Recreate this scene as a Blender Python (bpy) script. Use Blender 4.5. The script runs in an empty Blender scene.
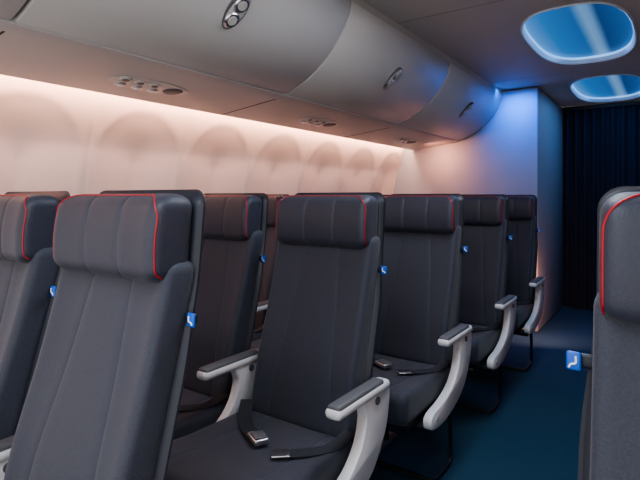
import bpy, bmesh, math, random
from mathutils import Vector, Matrix
random.seed(3)
SC = bpy.context.scene
COL = SC.collection
try:
    SC.view_settings.look = 'AgX - Medium High Contrast'
except Exception: pass

# ---------------------------------------------------------------- materials
def mat(name, col, rough=0.6, metal=0.0, emis=None, es=0.0, noise=None, bump=None, sheen=0.0, spec=0.5):
    m = bpy.data.materials.new(name); m.use_nodes = True
    nt = m.node_tree; b = nt.nodes["Principled BSDF"]
    b.inputs["Base Color"].default_value = (*col, 1)
    b.inputs["Roughness"].default_value = rough
    b.inputs["Metallic"].default_value = metal
    b.inputs["Specular IOR Level"].default_value = spec
    if sheen: 
        b.inputs["Sheen Weight"].default_value = sheen
        b.inputs["Sheen Roughness"].default_value = 0.5
    if emis:
        b.inputs["Emission Color"].default_value = (*emis, 1)
        b.inputs["Emission Strength"].default_value = es
    tc = nt.nodes.new("ShaderNodeTexCoord")
    if noise:
        sc, amt = noise
        n = nt.nodes.new("ShaderNodeTexNoise"); n.inputs["Scale"].default_value = sc; n.inputs["Detail"].default_value = 4
        nt.links.new(tc.outputs["Object"], n.inputs["Vector"])
        mx = nt.nodes.new("ShaderNodeMix"); mx.data_type = 'RGBA'
        mx.inputs["A"].default_value = (*[c*(1-amt) for c in col], 1)
        mx.inputs["B"].default_value = (*[min(1, c*(1+amt)) for c in col], 1)
        nt.links.new(n.outputs["Fac"], mx.inputs["Factor"])
        nt.links.new(mx.outputs["Result"], b.inputs["Base Color"])
    if bump:
        sc, st = bump
        n2 = nt.nodes.new("ShaderNodeTexNoise"); n2.inputs["Scale"].default_value = sc; n2.inputs["Detail"].default_value = 3
        nt.links.new(tc.outputs["Object"], n2.inputs["Vector"])
        bp = nt.nodes.new("ShaderNodeBump"); bp.inputs["Strength"].default_value = st; bp.inputs["Distance"].default_value = 0.002
        nt.links.new(n2.outputs["Fac"], bp.inputs["Height"])
        nt.links.new(bp.outputs["Normal"], b.inputs["Normal"])
    return m

M_FAB = mat("seat_fabric", (0.029, 0.034, 0.053), 0.68, noise=(300, .5), bump=(420, .6), sheen=.15)
M_HEAD = mat("headrest_fabric", (0.024, 0.028, 0.046), 0.52, noise=(200, .25), bump=(350, .3), sheen=.1)
M_SHELL = mat("seat_shell_plastic", (0.016, 0.019, 0.031), 0.45)
M_RED = mat("red_piping", (0.36, 0.008, 0.018), 0.5)
M_ARMW = mat("armrest_plastic", (0.66, 0.66, 0.68), 0.38)
M_ARMP = mat("armrest_pad", (0.11, 0.11, 0.12), 0.5)
M_STEEL = mat("brushed_steel", (0.62, 0.62, 0.64), 0.28, metal=1.0)
M_DARKM = mat("seat_frame_metal", (0.03, 0.032, 0.037), 0.35, metal=.6)
M_BELT = mat("belt_webbing", (0.02, 0.022, 0.03), 0.8)
M_TAG = mat("blue_tag", (0.01, 0.10, 0.50), 0.4)
M_TAGW = mat("tag_white", (0.85, 0.88, 0.92), 0.5)
M_BIN = mat("bin_laminate", (0.54, 0.53, 0.51), 0.34, noise=(3, .04), bump=(300, .05))
M_PSU = mat("service_panel", (0.50, 0.485, 0.47), 0.5)
M_GAP = mat("dark_gap", (0.03, 0.03, 0.032), 0.8)
M_WALL = mat("sidewall_laminate", (0.68, 0.61, 0.58), 0.6, noise=(5, .03))
M_CEIL = mat("ceiling_panel_laminate", (0.58, 0.56, 0.53), 0.6, noise=(4, .03))
M_PART = mat("partition_laminate", (0.29, 0.33, 0.38), 0.6)
M_CARPET = mat("carpet", (0.011, 0.055, 0.100), 0.95, noise=(180, .45), bump=(240, 1.0))
M_CURT = mat("curtain_fabric", (0.006, 0.010, 0.028), 0.8, noise=(90, .2), sheen=.05)
M_WARM = mat("warm_led", (1, .8, .7), 0.5, emis=(1, .55, .38), es=4)
M_BLUE = mat("blue_led", (.3, .6, 1), 0.5, emis=(0.22, 0.55, 1.0), es=1.1)
M_RIM = mat("dome_rim", (0.75, 0.85, 0.95), 0.4)
M_WIN = mat("window_pane", (.7, .75, .85), 0.2, emis=(.75, .78, 1.0), es=.9)
# backlit diffuser: pale streak and blue gradient painted lengthwise into its emission
M_DOME = mat("dome_diffuser", (0.06, 0.17, 0.38), 0.4)
nt = M_DOME.node_tree; b = nt.nodes["Principled BSDF"]
tc = nt.nodes.new("ShaderNodeTexCoord"); sp = nt.nodes.new("ShaderNodeSeparateXYZ")
mr = nt.nodes.new("ShaderNodeMapRange"); mr.inputs["From Min"].default_value = -.43-.275; mr.inputs["From Max"].default_value = -.43+.275
rp = nt.nodes.new("ShaderNodeValToRGB"); cr = rp.color_ramp
cr.elements[0].position = 0; cr.elements[0].color = (.16, .42, .85, 1)
cr.elements[1].position = 1; cr.elements[1].color = (.03, .14, .36, 1)
for p, c in [(.22, (.05, .24, .62, 1)), (.50, (.03, .17, .50, 1)), (.60, (.24, .48, .80, 1)), (.65, (.20, .42, .74, 1)), (.72, (.012, .07, .24, 1)), (.85, (.02, .11, .32, 1))]:
    e = cr.elements.new(p); e.color = c
nt.links.new(tc.outputs["Object"], sp.inputs[0]); nt.links.new(sp.outputs["X"], mr.inputs["Value"])
nt.links.new(mr.outputs[0], rp.inputs[0]); nt.links.new(rp.outputs[0], b.inputs["Emission Color"])
b.inputs["Emission Strength"].default_value = .6

# ---------------------------------------------------------------- builders
def add_tmp(bm, tmp, mi):
    for f in tmp.faces: f.material_index = mi; f.smooth = True
    me = bpy.data.meshes.new("t"); tmp.to_mesh(me); bm.from_mesh(me)
    bpy.data.meshes.remove(me); tmp.free()

def rbox(bm, c, s, r, mi, rot=None, seg=3):
    t = bmesh.new(); bmesh.ops.create_cube(t, size=1)
    bmesh.ops.scale(t, vec=Vector(s), verts=t.verts)
    if r > 0:
        bmesh.ops.bevel(t, geom=list(t.edges), offset=r, segments=seg, affect='EDGES', profile=.5)
    if rot is not None: bmesh.ops.transform(t, matrix=rot, verts=t.verts)
    bmesh.ops.translate(t, vec=Vector(c), verts=t.verts)
    add_tmp(bm, t, mi)

def loft(bm, rings, mi, caps=True, closed=True):
    t = bmesh.new()
    R = [[t.verts.new(p) for p in ring] for ring in rings]
    n = len(R[0])
    for a, b in zip(R[:-1], R[1:]):
        for i in range(n if closed else n-1):
            j = (i+1) % n
            t.faces.new((a[i], a[j], b[j], b[i]))
    if caps:
        t.faces.new(R[0][::-1]); t.faces.new(R[-1])
    bmesh.ops.recalc_face_normals(t, faces=t.faces)
    add_tmp(bm, t, mi)

def tube(bm, pts, r, mi, seg=8, closed=False):
    pts = [Vector(p) for p in pts]; n = len(pts)
    rings = []; up = None
    for i, p in enumerate(pts):
        if closed: d = pts[(i+1) % n]-pts[(i-1) % n]
        else: d = pts[min(i+1, n-1)]-pts[max(i-1, 0)]
        d.normalize()
        if up is None:
            up = d.orthogonal().normalized()
        else:
            up = (up - d*up.dot(d)).normalized()
        s = d.cross(up)
        rings.append([p + (up*math.cos(a)+s*math.sin(a))*r for a in [2*math.pi*k/seg for k in range(seg)]])
    if closed:
        rings.append(rings[0]); loft(bm, rings, mi, caps=False)
    else: loft(bm, rings, mi)

def smooth_path(pts, n=6, closed=False):
    pts = [Vector(p) for p in pts]; out = []; N = len(pts)
    rng = range(N if closed else N-1)
    for i in rng:
        g = (lambda k: pts[k % N]) if closed else (lambda k: pts[max(0, min(N-1, k))])
        p0, p1, p2, p3 = g(i-1), g(i), g(i+1), g(i+2)
        for k in range(n):
            t = k/n
            out.append(0.5*((2*p1)+(p2-p0)*t+(2*p0-5*p1+4*p2-p3)*t*t+(3*p1-p0-3*p2+p3)*t**3))
    if not closed: out.append(pts[-1])
    return out

def rnd(e, r):
    e = max(0.0, e)
    if e >= r: return 0.0
    return r - math.sqrt(max(0, r*r-(r-e)**2))
def sst(a, b, v):
    t = max(0, min(1, (v-a)/(b-a))); return t*t*(3-2*t)

def slab(bm, s0, s1, ns, hw, df, db, rc, re, seams, mi, fmap, groove=.0026, cross=()):
    """s = length axis, x width, d depth (df front, db back)."""
    svals = []
    for k in range(7): svals.append(s0 + re*(1-math.cos(math.pi/2*k/6)))
    for k in range(1, ns): svals.append(s0+re+(s1-s0-2*re)*k/ns)
    for k in range(7): svals.append(s1 - re*(1-math.cos(math.pi/2*(6-k)/6)))
    for c in cross:
        svals = [s for s in svals if abs(s-c) > .008] + [c-.006, c-.002, c, c+.002, c+.006]
    svals = sorted(svals)
    rings = []
    for s in svals:
        ins = rnd(min(s-s0, s1-s), re)
        w = hw(s)
        we = w - ins
        sm = [f(s) for f in seams]
        kn = []
        def seg(a, b, n, mode=0):
            for k in range(n):
                t = k/n
                if mode == 1: t = 1-math.cos(t*math.pi/2)
                if mode == 2: t = math.sin(t*math.pi/2)
                kn.append(a+(b-a)*t)
        if sm:
            seg(-we, sm[0]-.007, 12, 1)
            for i, q in enumerate(sm):
                kn += [q-.007, q-.0025, q, q+.0025]
                if i < len(sm)-1: seg(q+.007, sm[i+1]-.007, 8)
            seg(sm[-1]+.007, we, 12, 2); kn.append(we)
        else:
            seg(-we, 0, 14, 1); seg(0, we, 14, 2); kn.append(we)
        fr = []; bk = []
        cg = sum(math.exp(-((s-c)/.003)**2) for c in cross)
        for x in kn:
            g = sum(math.exp(-((x-q)/.003)**2) for q in sm)
            g = max(g, cg)
            e = we-abs(x)
            f = df(x, s)+ins+rnd(e, rc)+g*groove
            b = db(x, s)-ins-rnd(e, rc)
            if b < f: 
                mmm = (b+f)/2; f = mmm-.0005; b = mmm+.0005
            fr.append(fmap(x, f, s)); bk.append(fmap(x, b, s))
        rings.append(fr+bk[::-1])
    loft(bm, rings, mi)

def finish(bm, name, mats, autosmooth=40, col=None):
    me = bpy.data.meshes.new(name); bm.to_mesh(me); bm.free()
    for m in mats: me.materials.append(m)
    try: me.set_sharp_from_angle(angle=math.radians(autosmooth))
    except Exception: pass
    if col is False: return me
    o = bpy.data.objects.new(name, me); COL.objects.link(o)
    return o

SM = [M_FAB, M_HEAD, M_SHELL, M_RED, M_ARMW, M_ARMP, M_STEEL, M_DARKM, M_BELT, M_TAG, M_TAGW]
FAB, HEAD, SHELL, RED, ARMW, ARMP, STEEL, DARKM, BELT, TAG, TAGW = range(11)

def back_y(z):   # front plane of back cushion
    return 0.022 - 0.15*(1.0-z)/0.57 if z < 1.0 else .022+.10*(z-1.0)

def head_front(x, z):
    u = abs(x)/0.19
    return 0.012 + 0.10*(z-1.08) - 0.014*u**3 - 0.016*math.cos((z-1.08)/.09*1.3)

def cush_top(y):  # y local, returns z
    t = (y+.57)/.45
    return .452 + .012*math.exp(-((t-.12)/.2)**2) - .012*t

def build_seat(aisle=False, mirror=False):
    bm = bmesh.new()
    I = lambda x, d, s: (x, d, s)
    # shell
    slab(bm, .37, 1.176, 18, lambda s: .199+.016*(1-sst(.80, 1.02, s)),
         lambda x, s: back_y(s)+.055, lambda x, s: back_y(s)+.100-.02*(abs(x)/.2)**3, .03, .035, [], SHELL, I)
    # back cushion
    def bf(x, s):
        u = abs(x)/.2
        side = -.020*max(0, (u-.45)/.55)**2
        lumb = -.012*math.exp(-((s-.62)/.14)**2)
        return back_y(s)+side+lumb+.004
    slab(bm, .42, 1.04, 22, lambda s: .197-.002*math.sin((s-.42)*5), bf, lambda x, s: back_y(s)+.07, .026, .03,
         [lambda s: -.118+.05*max(0, s-.5)/.5, lambda s: .118-.05*max(0, s-.5)/.5], FAB, I, cross=())
    # headrest
    def hf(x, s): return head_front(x, s)
    z0, z1 = .991, 1.167
    HWD = .188
    slab(bm, z0, z1, 12, lambda s: HWD, hf, lambda x, s: back_y(s)+.06, .030, .030,
         [lambda s: -.060, lambda s: .060], HEAD, I)
    # piping : up one side, round the top corners, down the other
    path = []
    px, r, zb, za = HWD-.006, .05, z1-.003, z0+.014
    for j in range(14): path.append((px, za+(zb-r-za)*j/14))
    for j in range(11):
        a = math.radians(j*9); path.append((px-r+r*math.cos(a), zb-r+r*math.sin(a)))
    for j in range(1, 20): path.append(((px-r)*(1-2*j/20), zb))
    for j in range(11):
        a = math.radians(90+j*9); path.append((-px+r+r*math.cos(a), zb-r+r*math.sin(a)))
    for j in range(1, 15): path.append((-px, zb-r-(zb-r-za)*j/14))
    P3 = []
    for x, z in path:
        ins = rnd(min(z-z0, z1-z), .030)
        y = hf(x, z)+ins+rnd(HWD-ins-abs(x), .030)
        P3.append((x, y-.0004, z))
    tube(bm, P3, .0018, RED, 6)
    # seat cushion  (s=y, d=-z)
    slab(bm, -.575, -.10, 16, lambda s: .221, lambda x, s: -cush_top(s)-.008*(abs(x)/.2)**3+.004,
         lambda x, s: -.345, .028, .034, [lambda s: -.125, lambda s: .125], FAB,
         lambda x, d, s: (x, s, -d))
    rbox(bm, (0, -.31, .335), (.42, .44, .03), .01, DARKM)
    for yy in (-.18, -.42):
        tube(bm, [(-.25, yy, .305), (.25, yy, .305)], .02, DARKM, 10)
    # arms
    def arm(ax):
        rbox(bm, (ax, -.152, .590), (.050, .294, .030), .013, ARMW)
        rbox(bm, (ax, -.165, .602), (.041, .255, .022), .009, ARMP)
        c = [(-.01, .585), (-.005, .50), (-.045, .42), (-.13, .345), (-.30, .300), (-.43, .305), (-.455, .335),
             (-.43, .362), (-.33, .375), (-.23, .405), (-.165, .46), (-.14, .53), (-.15, .585)]
        cc = smooth_path([(0, a, b) for a, b in c], 4, True)
        t = bmesh.new()
        vs = [t.verts.new((ax-.017, p.y, p.z)) for p in cc]
        f = t.faces.new(vs)
        ret = bmesh.ops.extrude_face_region(t, geom=[f])
        bmesh.ops.translate(t, vec=(.034, 0, 0), verts=[v for v in ret["geom"] if isinstance(v, bmesh.types.BMVert)])
        bmesh.ops.recalc_face_normals(t, faces=t.faces)
        rim = [e for e in t.edges if abs(e.verts[0].co.x-e.verts[1].co.x) < 1e-6]
        bmesh.ops.bevel(t, geom=rim, offset=.005, segments=2, affect='EDGES', profile=.5)
        add_tmp(bm, t, ARMW)
        tube(bm, [(ax-.021, -.08, .56), (ax+.021, -.08, .56)], .012, ARMP, 14)
        tube(bm, [(ax-.02, -.40, .335), (ax+.02, -.40, .335)], .009, STEEL, 12)
    arm(-.25)
    if aisle: arm(.25)
    # tag on aisle side
    zt = .925; yt = back_y(zt)+.045
    rbox(bm, (.210, yt+.01, zt), (.030, .010, .020), .004, SHELL)
    rbox(bm, (.223, yt, zt), (.020, .007, .027), .0033, TAG)
    tube(bm, smooth_path([(.220, yt-.004, zt+.008), (.220, yt-.004, zt-.002), (.226, yt-.004, zt-.004), (.229, yt-.004, zt-.009)], 3), .0015, TAGW, 6)
    # belts
    def strap(pts, w=.044):
        pts = smooth_path(pts, 6); rings = []
        for i, p in enumerate(pts):
            d = pts[min(i+1, len(pts)-1)]-pts[max(i-1, 0)]; d.normalize()
            s = d.cross(Vector((0, 0, 1))).normalized()*w/2; u = Vector((0, 0, .0016))
            rings.append([p-s-u, p+s-u, p+s+u, p-s+u])
        loft(bm, rings, BELT)
    ct = lambda y, e=.006: cush_top(y)+e
    strap([(-.205, -.13, .47), (-.16, -.19, ct(-.19)), (-.09, -.25, ct(-.25)), (-.03, -.285, ct(-.285, .008))])
    strap([(.205, -.13, .47), (.185, -.20, ct(-.20)), (.15, -.26, ct(-.26)), (.10, -.31, ct(-.31))])
    R = Matrix.Rotation(math.radians(-28), 4, 'Z')
    rbox(bm, (-.01, -.292, ct(-.29, .014)), (.068, .046, .017), .005, STEEL, R)
    rbox(bm, (-.005, -.295, ct(-.29, .024)), (.045, .036, .006), .002, ARMP, R)
    R2 = Matrix.Rotation(math.radians(40), 4, 'Z')
    rbox(bm, (.095, -.318, ct(-.32, .009)), (.05, .042, .005), .0015, STEEL, R2)
    # legs
    if aisle:
        lx = .195
        tube(bm, smooth_path([(lx, -.09, .31), (lx, -.075, .20), (lx, -.065, .05), (lx, -.08, .018), (lx, -.12, .012), (lx, -.21, .012), (lx-.01, -.24, .012), (lx-.04, -.25, .012), (-.25, -.25, .012)], 5), .009, DARKM, 8)
        tube(bm, [(-.12, -.10, .30), (-.12, -.06, .012)], .016, DARKM, 8)
        tube(bm, [(-.12, -.42, .30), (-.12, -.36, .012)], .016, DARKM, 8)
        rbox(bm, (-.12, -.21, .012), (.05, .46, .02), .005, STEEL)
    else:
        tube(bm, [(-.25, -.25, .012), (.25, -.25, .012)], .009, DARKM, 8)
        tube(bm, [(-.10, -.10, .30), (-.10, -.06, .012)], .016, DARKM, 8)
        tube(bm, [(-.10, -.42, .30), (-.10, -.36, .012)], .016, DARKM, 8)
    if mirror:
        bmesh.ops.scale(bm, vec=(-1, 1, 1), verts=bm.verts)
        bmesh.ops.reverse_faces(bm, faces=bm.faces)
    return finish(bm, "seat_mesh", SM, 42, False)

ME_A = build_seat(True); ME_M = build_seat(False)
ME_AR = build_seat(True, True); ME_MR = build_seat(False, True)
def place(me, x, y):
    o = bpy.data.objects.new("passenger_seat", me); COL.objects.link(o); o.location = (x, y, 0)
PITCH = .785
for k in range(5):
    y = .60+PITCH*k - (.004 if k == 0 else 0)
    place(ME_A, -.970, y); place(ME_M, -1.480, y); place(ME_M, -1.984, y)
for k in range(5):
    y = .75+PITCH*k
    place(ME_AR, .112, y); place(ME_MR, .616, y); place(ME_MR, 1.118, y)

# ---------------------------------------------------------------- shell
XC = -.43
Y0, Y1, YC = -1.0, 4.57, 5.82
def mx(x): return 2*XC-x
def lerp_prof(pr, z):
    for (z0, x0), (z1, x1) in zip(pr[:-1], pr[1:]):
        if z <= z1: 
            t = (z-z0)/(z1-z0); return x0+(x1-x0)*t
    return pr[-1][1]
WP = [(0, -2.265), (.3, -2.30), (.9, -2.30), (1.15, -2.275), (1.4, -2.225), (1.633, -2.15), (1.72, -2.115)]
WC = [1.02+.56*k for k in range(-3, 7)]
def arch(y, z):
    """signed inside-ness of nearest window surround (m)."""
    c = min(WC, key=lambda q: abs(q-y)); dy = abs(y-c)
    hw = .245; zt = 1.59; zs = 1.33
    if z > zs:
        q = math.sqrt((dy/hw)**2+((z-zs)/(zt-zs))**2); return (1-q)*hw
    if z < .72: return min(hw-dy, z-.60)
    return hw-dy
def wall(side):
    bm = bmesh.new(); mi = 0
    ny, nz = 460, 90
    t = bmesh.new(); grid = []
    for i in range(ny+1):
        y = Y0+(Y1-Y0)*i/ny; row = []
        for j in range(nz+1):
            z = 1.72*j/nz
            x = lerp_prof(WP, z)
            a = arch(y, z)
            x -= .003*sst(0, .012, a) + .045*max(0, min(1, a/.245))
            # panel joint seams between every pair of surrounds
            c = min(WC, key=lambda q: abs(q-y)); 
            s = abs(abs(y-c)-.28)
            if s < .006: x -= .004
            if side > 0: x = mx(x)
            row.append(t.verts.new((x, y, z)))
        grid.append(row)
    for i in range(ny):
        for j in range(nz):
            f = (grid[i][j], grid[i+1][j], grid[i+1][j+1], grid[i][j+1])
            t.faces.new(f if side < 0 else f[::-1])
    bmesh.ops.reverse_faces(t, faces=t.faces) if side < 0 else None
    add_tmp(bm, t, 0)
    return finish(bm, "wall_left" if side < 0 else "wall_right", [M_WALL], 60)
wall(-1); wall(1)

# windows: frame + pane
def window(name, x, y, sgn):
    bm = bmesh.new(); N = 40
    def ov(a, b, xx): 
        out = []
        for k in range(N):
            t = 2*math.pi*k/N; c, s = math.cos(t), math.sin(t)
            out.append((xx, y+a*math.copysign(abs(c)**.6, c), .985+b*math.copysign(abs(s)**.6, s)))
        return out
    d = -sgn
    loft(bm, [ov(.165, .20, x-d*.02), ov(.155, .19, x+d*.022), ov(.14, .175, x+d*.022), ov(.13, .165, x+d*.006)], 0, caps=False)
    loft(bm, [ov(.131, .166, x+d*.008), ov(.001, .001, x+d*.008)], 1)
    finish(bm, name, [M_ARMW, M_WIN])
n = 1
for c in WC:
    window("window_%d" % n, -2.348, c, -1); n += 1
for c in WC:
    window("window_%d" % n, mx(-2.348), c, 1); n += 1

# floor
bm = bmesh.new()
rbox(bm, (XC, (Y0+YC+.4)/2, -.05), (3.9, YC+.4-Y0, .1), 0, 0)
finish(bm, "floor", [M_CARPET])

# bins
BP = [(-1.20, 2.065), (-1.212, 2.02), (-1.235, 1.965), (-1.285, 1.885), (-1.36, 1.805), (-1.45, 1.742), (-1.54, 1.700), (-1.60, 1.681)]
BPs = [(p.x, p.z) for p in smooth_path([(a, 0, b) for a, b in BP], 4)]
seams = [-.59, .70, 1.985, 3.275, 4.56]
def bin_row(side):
    for k in range(len(seams)-1):
        bm = bmesh.new()
        a, b = seams[k]+.0055, seams[k+1]-.0055
        def ring(y, ins):
            out = []
            n = len(BPs)
            for i, (x, z) in enumerate(BPs):
                p = BPs[max(0, i-1)]; q = BPs[min(n-1, i+1)]
                tx, tz = q[0]-p[0], q[1]-p[1]; l = math.hypot(tx, tz); nx, nz = tz/l, -tx/l   # inward
                s = 1 if nx*(-1)+nz*1 > 0 else -1
                xx, zz = x+s*nx*ins, z+s*nz*ins
                out.append((xx if side < 0 else mx(xx), y, zz))
            for x, z in [(-1.62, 1.70), (-2.05, 1.70), (-2.05, 2.108), (-1.21, 2.108), (-1.21, 2.075)]:
                out.append((x if side < 0 else mx(x), y, z))
            return out
        loft(bm, [ring(a, .008), ring(a+.003, .002), ring(a+.008, 0), ring(b-.008, 0), ring(b-.003, .002), ring(b, .008)], 0)
        # latch : raised plate with two oval paddles, lying in the face tangent plane
        yc = (a+b)/2
        lx, lz = -1.315, 1.848
        ang = math.atan2(1.742-1.885, -1.45+1.285)  # tangent direction in xz
        T = Vector((math.cos(ang), 0, math.sin(ang))); Nn = Vector((-T.z, 0, T.x))
        if Nn.z > 0: Nn = -Nn
        if side > 0: T.x *= -1; Nn.x *= -1; lx = mx(lx)
        C = Vector((lx, yc, lz)); Yv = Vector((0, 1, 0))
        def oval(cc, ru, rv, h0, h1, mi, n=24):
            f = lambda s, h: [cc+T*(ru*s*math.cos(2*math.pi*i/n))+Yv*(rv*s*math.sin(2*math.pi*i/n))+Nn*h for i in range(n)]
            loft(bm, [f(1, h0), f(1, h1*.6), f(.85, h1)], mi)
        oval(C, .078, .044, -.012, .007, 3)
        oval(C, .074, .040, -.012, .009, 0)
        oval(C-T*.034, .033, .032, 0, .014, 2); oval(C+T*.034, .033, .032, 0, .014, 2)
        oval(C-T*.034, .022, .023, 0, .016, 1); oval(C+T*.034, .022, .023, 0, .016, 1)
        finish(bm, "overhead_bin", [M_BIN, M_PSU, M_STEEL, M_ARMP], 35)
bin_row(-1); bin_row(1)
# service panel below bins
def psu(side):
    bm = bmesh.new()
    f = (lambda x: x) if side < 0 else mx
    pts = [(-1.60, 1.676), (-1.63, 1.668), (-1.66, 1.665), (-2.05, 1.622), (-2.068, 1.622), (-2.072, 1.632), (-2.06, 1.66), (-1.60, 1.70)]
    loft(bm, [[(f(x), y, z) for x, z in pts] for y in (Y0, Y1-.01)], 0)
    def under(x): return 1.665+(x+1.66)*(.043/.39)
    def disc(x, y, ru, rv, h, mi, n=24):
        g = lambda s, hh: [(f(x+ru*s*math.cos(2*math.pi*i/n)), y+rv*s*math.sin(2*math.pi*i/n), under(x+ru*s*math.cos(2*math.pi*i/n))-hh) for i in range(n)]
        loft(bm, [g(1, -.004), g(1, h*.7), g(.88, h)], mi)
    for yc in (.06, 1.345, 2.63, 3.92):
        disc(-1.85, yc+.02, .075, .20, .004, 3)
        for dy in (-.12, -.05, .02):
            disc(-1.82, yc+dy, .024, .026, .010, 3); disc(-1.82, yc+dy, .014, .016, .012, 5)
        for dy in (-.10, -.02, .06):
            disc(-1.89, yc+dy, .020, .022, .010, 2); disc(-1.89, yc+dy, .010, .012, .013, 4)
        disc(-1.85, yc+.14, .045, .045, .008, 5)
    for y in (.70, 1.985, 3.275):
        loft(bm, [[(f(x), y+d, under(x)-.0015) for x in (-1.66, -2.05)]+[(f(x), y+d, under(x)+.003) for x in (-2.05, -1.66)] for d in (-.003, .003)], 1)
    # steel disc added where the extra warm partition fill sits
    disc(-1.78, 4.30, .05, .05, .004, 2)
    finish(bm, "trim_%d" % (1 if side < 0 else 2), [M_PSU, M_GAP, M_STEEL, M_BIN, M_TAGW, M_ARMP], 35)
    bm = bmesh.new()
    rbox(bm, (f(-2.088), (Y0+Y1)/2, 1.69), (.02, Y1-Y0-.1, .012), 0, 0)
    finish(bm, "cove_light_strip", [M_WARM])
psu(-1); psu(1)

# ceiling with domes
CZ = 2.11
cents = [-.11+1.73*k for k in range(4)]
A, B = .275, .62
def ell(cy, sc, z, n=64, ex=.72):
    out = []
    for k in range(n):
        t = 2*math.pi*k/n; c, s = math.cos(t), math.sin(t)
        out.append((XC+A*sc*math.copysign(abs(c)**ex, c), cy+B*(1-(1-sc)*.6)*math.copysign(abs(s)**ex, s), z))
    return out
bm = bmesh.new()
HW = .80
t = bmesh.new()
for cy in cents:
    inner = ell(cy, 1, CZ); outer = []
    H = .865-.002
    for (x, y, z) in inner:
        dx, dy = (x-XC)/A, (y-cy)/B
        m = max(abs(dx), abs(dy)); 
        outer.append((XC+dx/m*HW, cy+dy/m*H, CZ))
    vi = [t.verts.new(p) for p in inner]; vo = [t.verts.new(p) for p in outer]
    n = len(vi)
    for i in range(n):
        j = (i+1) % n
        t.faces.new((vi[i], vi[j], vo[j], vo[i]))
t.normal_update()
for f in t.faces:
    if f.normal.z > 0: f.normal_flip()
add_tmp(bm, t, 0)
rbox(bm, (XC, 2.5, CZ+.30), (1.6, 7.4, .02), 0, 1)
for sx in (-1, 1):
    rbox(bm, (XC+sx*(HW-.006), 2.5, CZ+.16), (.01, 7.4, .30), 0, 1)
finish(bm, "ceiling", [M_CEIL, M_GAP])
for cy in cents:
    bm = bmesh.new()
    loft(bm, [ell(cy, 1.03, CZ-.002), ell(cy, 1.0, CZ-.009), ell(cy, .97, CZ-.002), ell(cy, .955, CZ+.02)], 2, caps=False)
    loft(bm, [ell(cy, .955, CZ+.02), ell(cy, .95, CZ+.035)], 1, caps=False)
    loft(bm, [ell(cy, .95, CZ+.035), ell(cy, .90, CZ+.085), ell(cy, .75, CZ+.13), ell(cy, .5, CZ+.15), ell(cy, .2, CZ+.155), ell(cy, .01, CZ+.156)], 0)
    finish(bm, "ceiling_light_dome", [M_DOME, M_BLUE, M_RIM], 60)

# partition (bulkhead + side) and curtain
bm = bmesh.new()
rbox(bm, ((-2.33-.912)/2, (Y1+YC)/2, 1.053), (2.33-.912, YC-Y1, 2.10), .012, 0)
finish(bm, "wall_back", [M_PART])
bm = bmesh.new()
rbox(bm, ((mx(-2.33)+mx(-.912))/2, (Y1+YC)/2, 1.053), (2.33-.912, YC-Y1, 2.10), .012, 0)
finish(bm, "wall_back_right", [M_PART])
bm = bmesh.new()
nx = 260; rings = []
x0, x1 = -.905, mx(-.912)-.01
for zz in [.015+2.04*j/14 for j in range(15)]:
    row = []
    for i in range(nx+1):
        x = x0+(x1-x0)*i/nx
        amp = .028*(.75+.25*math.sin(x*7))
        y = YC-.06+amp*math.sin(x*2*math.pi/.085+.5*math.sin(x*9))+.004*math.sin(zz*4+x*20)
        row.append((x, y, zz))
    rings.append(row)
t = bmesh.new(); R = [[t.verts.new(p) for p in r] for r in rings]
for a, b in zip(R[:-1], R[1:]):
    for i in range(nx): t.faces.new((a[i], a[i+1], b[i+1], b[i]))
add_tmp(bm, t, 0)
rbox(bm, ((x0+x1)/2, YC-.06, 2.075), (x1-x0, .05, .04), .005, 1)
# end panel behind the curtain so that no daylight leaks round its edges
rbox(bm, ((x0+x1)/2, YC+.04, 1.05), (x1-x0+.06, .02, 2.10), 0, 1)
finish(bm, "curtain", [M_CURT, M_GAP], 80)

# ---------------------------------------------------------------- lights
def area(name, loc, rot, sx, sy, power, col, spread=None):
    l = bpy.data.lights.new(name, 'AREA'); l.shape = 'RECTANGLE'; l.size = sx; l.size_y = sy
    l.energy = power; l.color = col
    if spread: l.spread = math.radians(spread)
    o = bpy.data.objects.new(name, l); COL.objects.link(o); o.location = loc; o.rotation_euler = rot
    return o
D = math.radians
area("cove_lamp_left", (-2.088, (Y0+Y1)/2, 1.68), (0, D(12), 0), .03, Y1-Y0-.1, 46, (1, .53, .38))
area("cove_lamp_right", (mx(-2.088), (Y0+Y1)/2, 1.68), (0, D(-12), 0), .03, Y1-Y0-.1, 26, (1, .55, .40))
for cy in cents:
    near = cy < 2.5
    area("dome_lamp", (XC, cy, CZ+.03), (0, 0, 0), .4, .9, 18 if near else 5, (.88, .93, 1.0) if near else (.2, .48, 1))
area("partition_lamp", (-1.06, Y1-.20, 2.098), (D(28), 0, 0), .27, .10, 6, (.01, .20, 1.0), 120)
area("partition_warm_fill", (-.80, 4.2, .35), (D(75), 0, D(20)), .3, .3, 5, (1, .42, .28))  # added fill near the floor for the peach wash, no fixture there
area("partition_peach_fill", (-1.78, 4.30, 1.64), (D(50), D(-20), 0), .08, .08, 4.5, (1, .36, .22), 150)  # added warm fill under the bins, tilted to warm the partition

w = bpy.data.worlds.new("World"); SC.world = w; w.use_nodes = True
w.node_tree.nodes["Background"].inputs[0].default_value = (1, .98, .96, 1)
w.node_tree.nodes["Background"].inputs[1].default_value = 1.9

# ---------------------------------------------------------------- camera
cam = bpy.data.cameras.new("Camera"); co = bpy.data.objects.new("Camera", cam); COL.objects.link(co)
cam.sensor_width = 36; cam.lens = 36*500/640
co.location = (0, 0, 1.16)
co.rotation_euler = (math.pi/2, 0, math.radians(34.84))
cam.shift_y = -43/640
cam.clip_start = .02
SC.camera = co
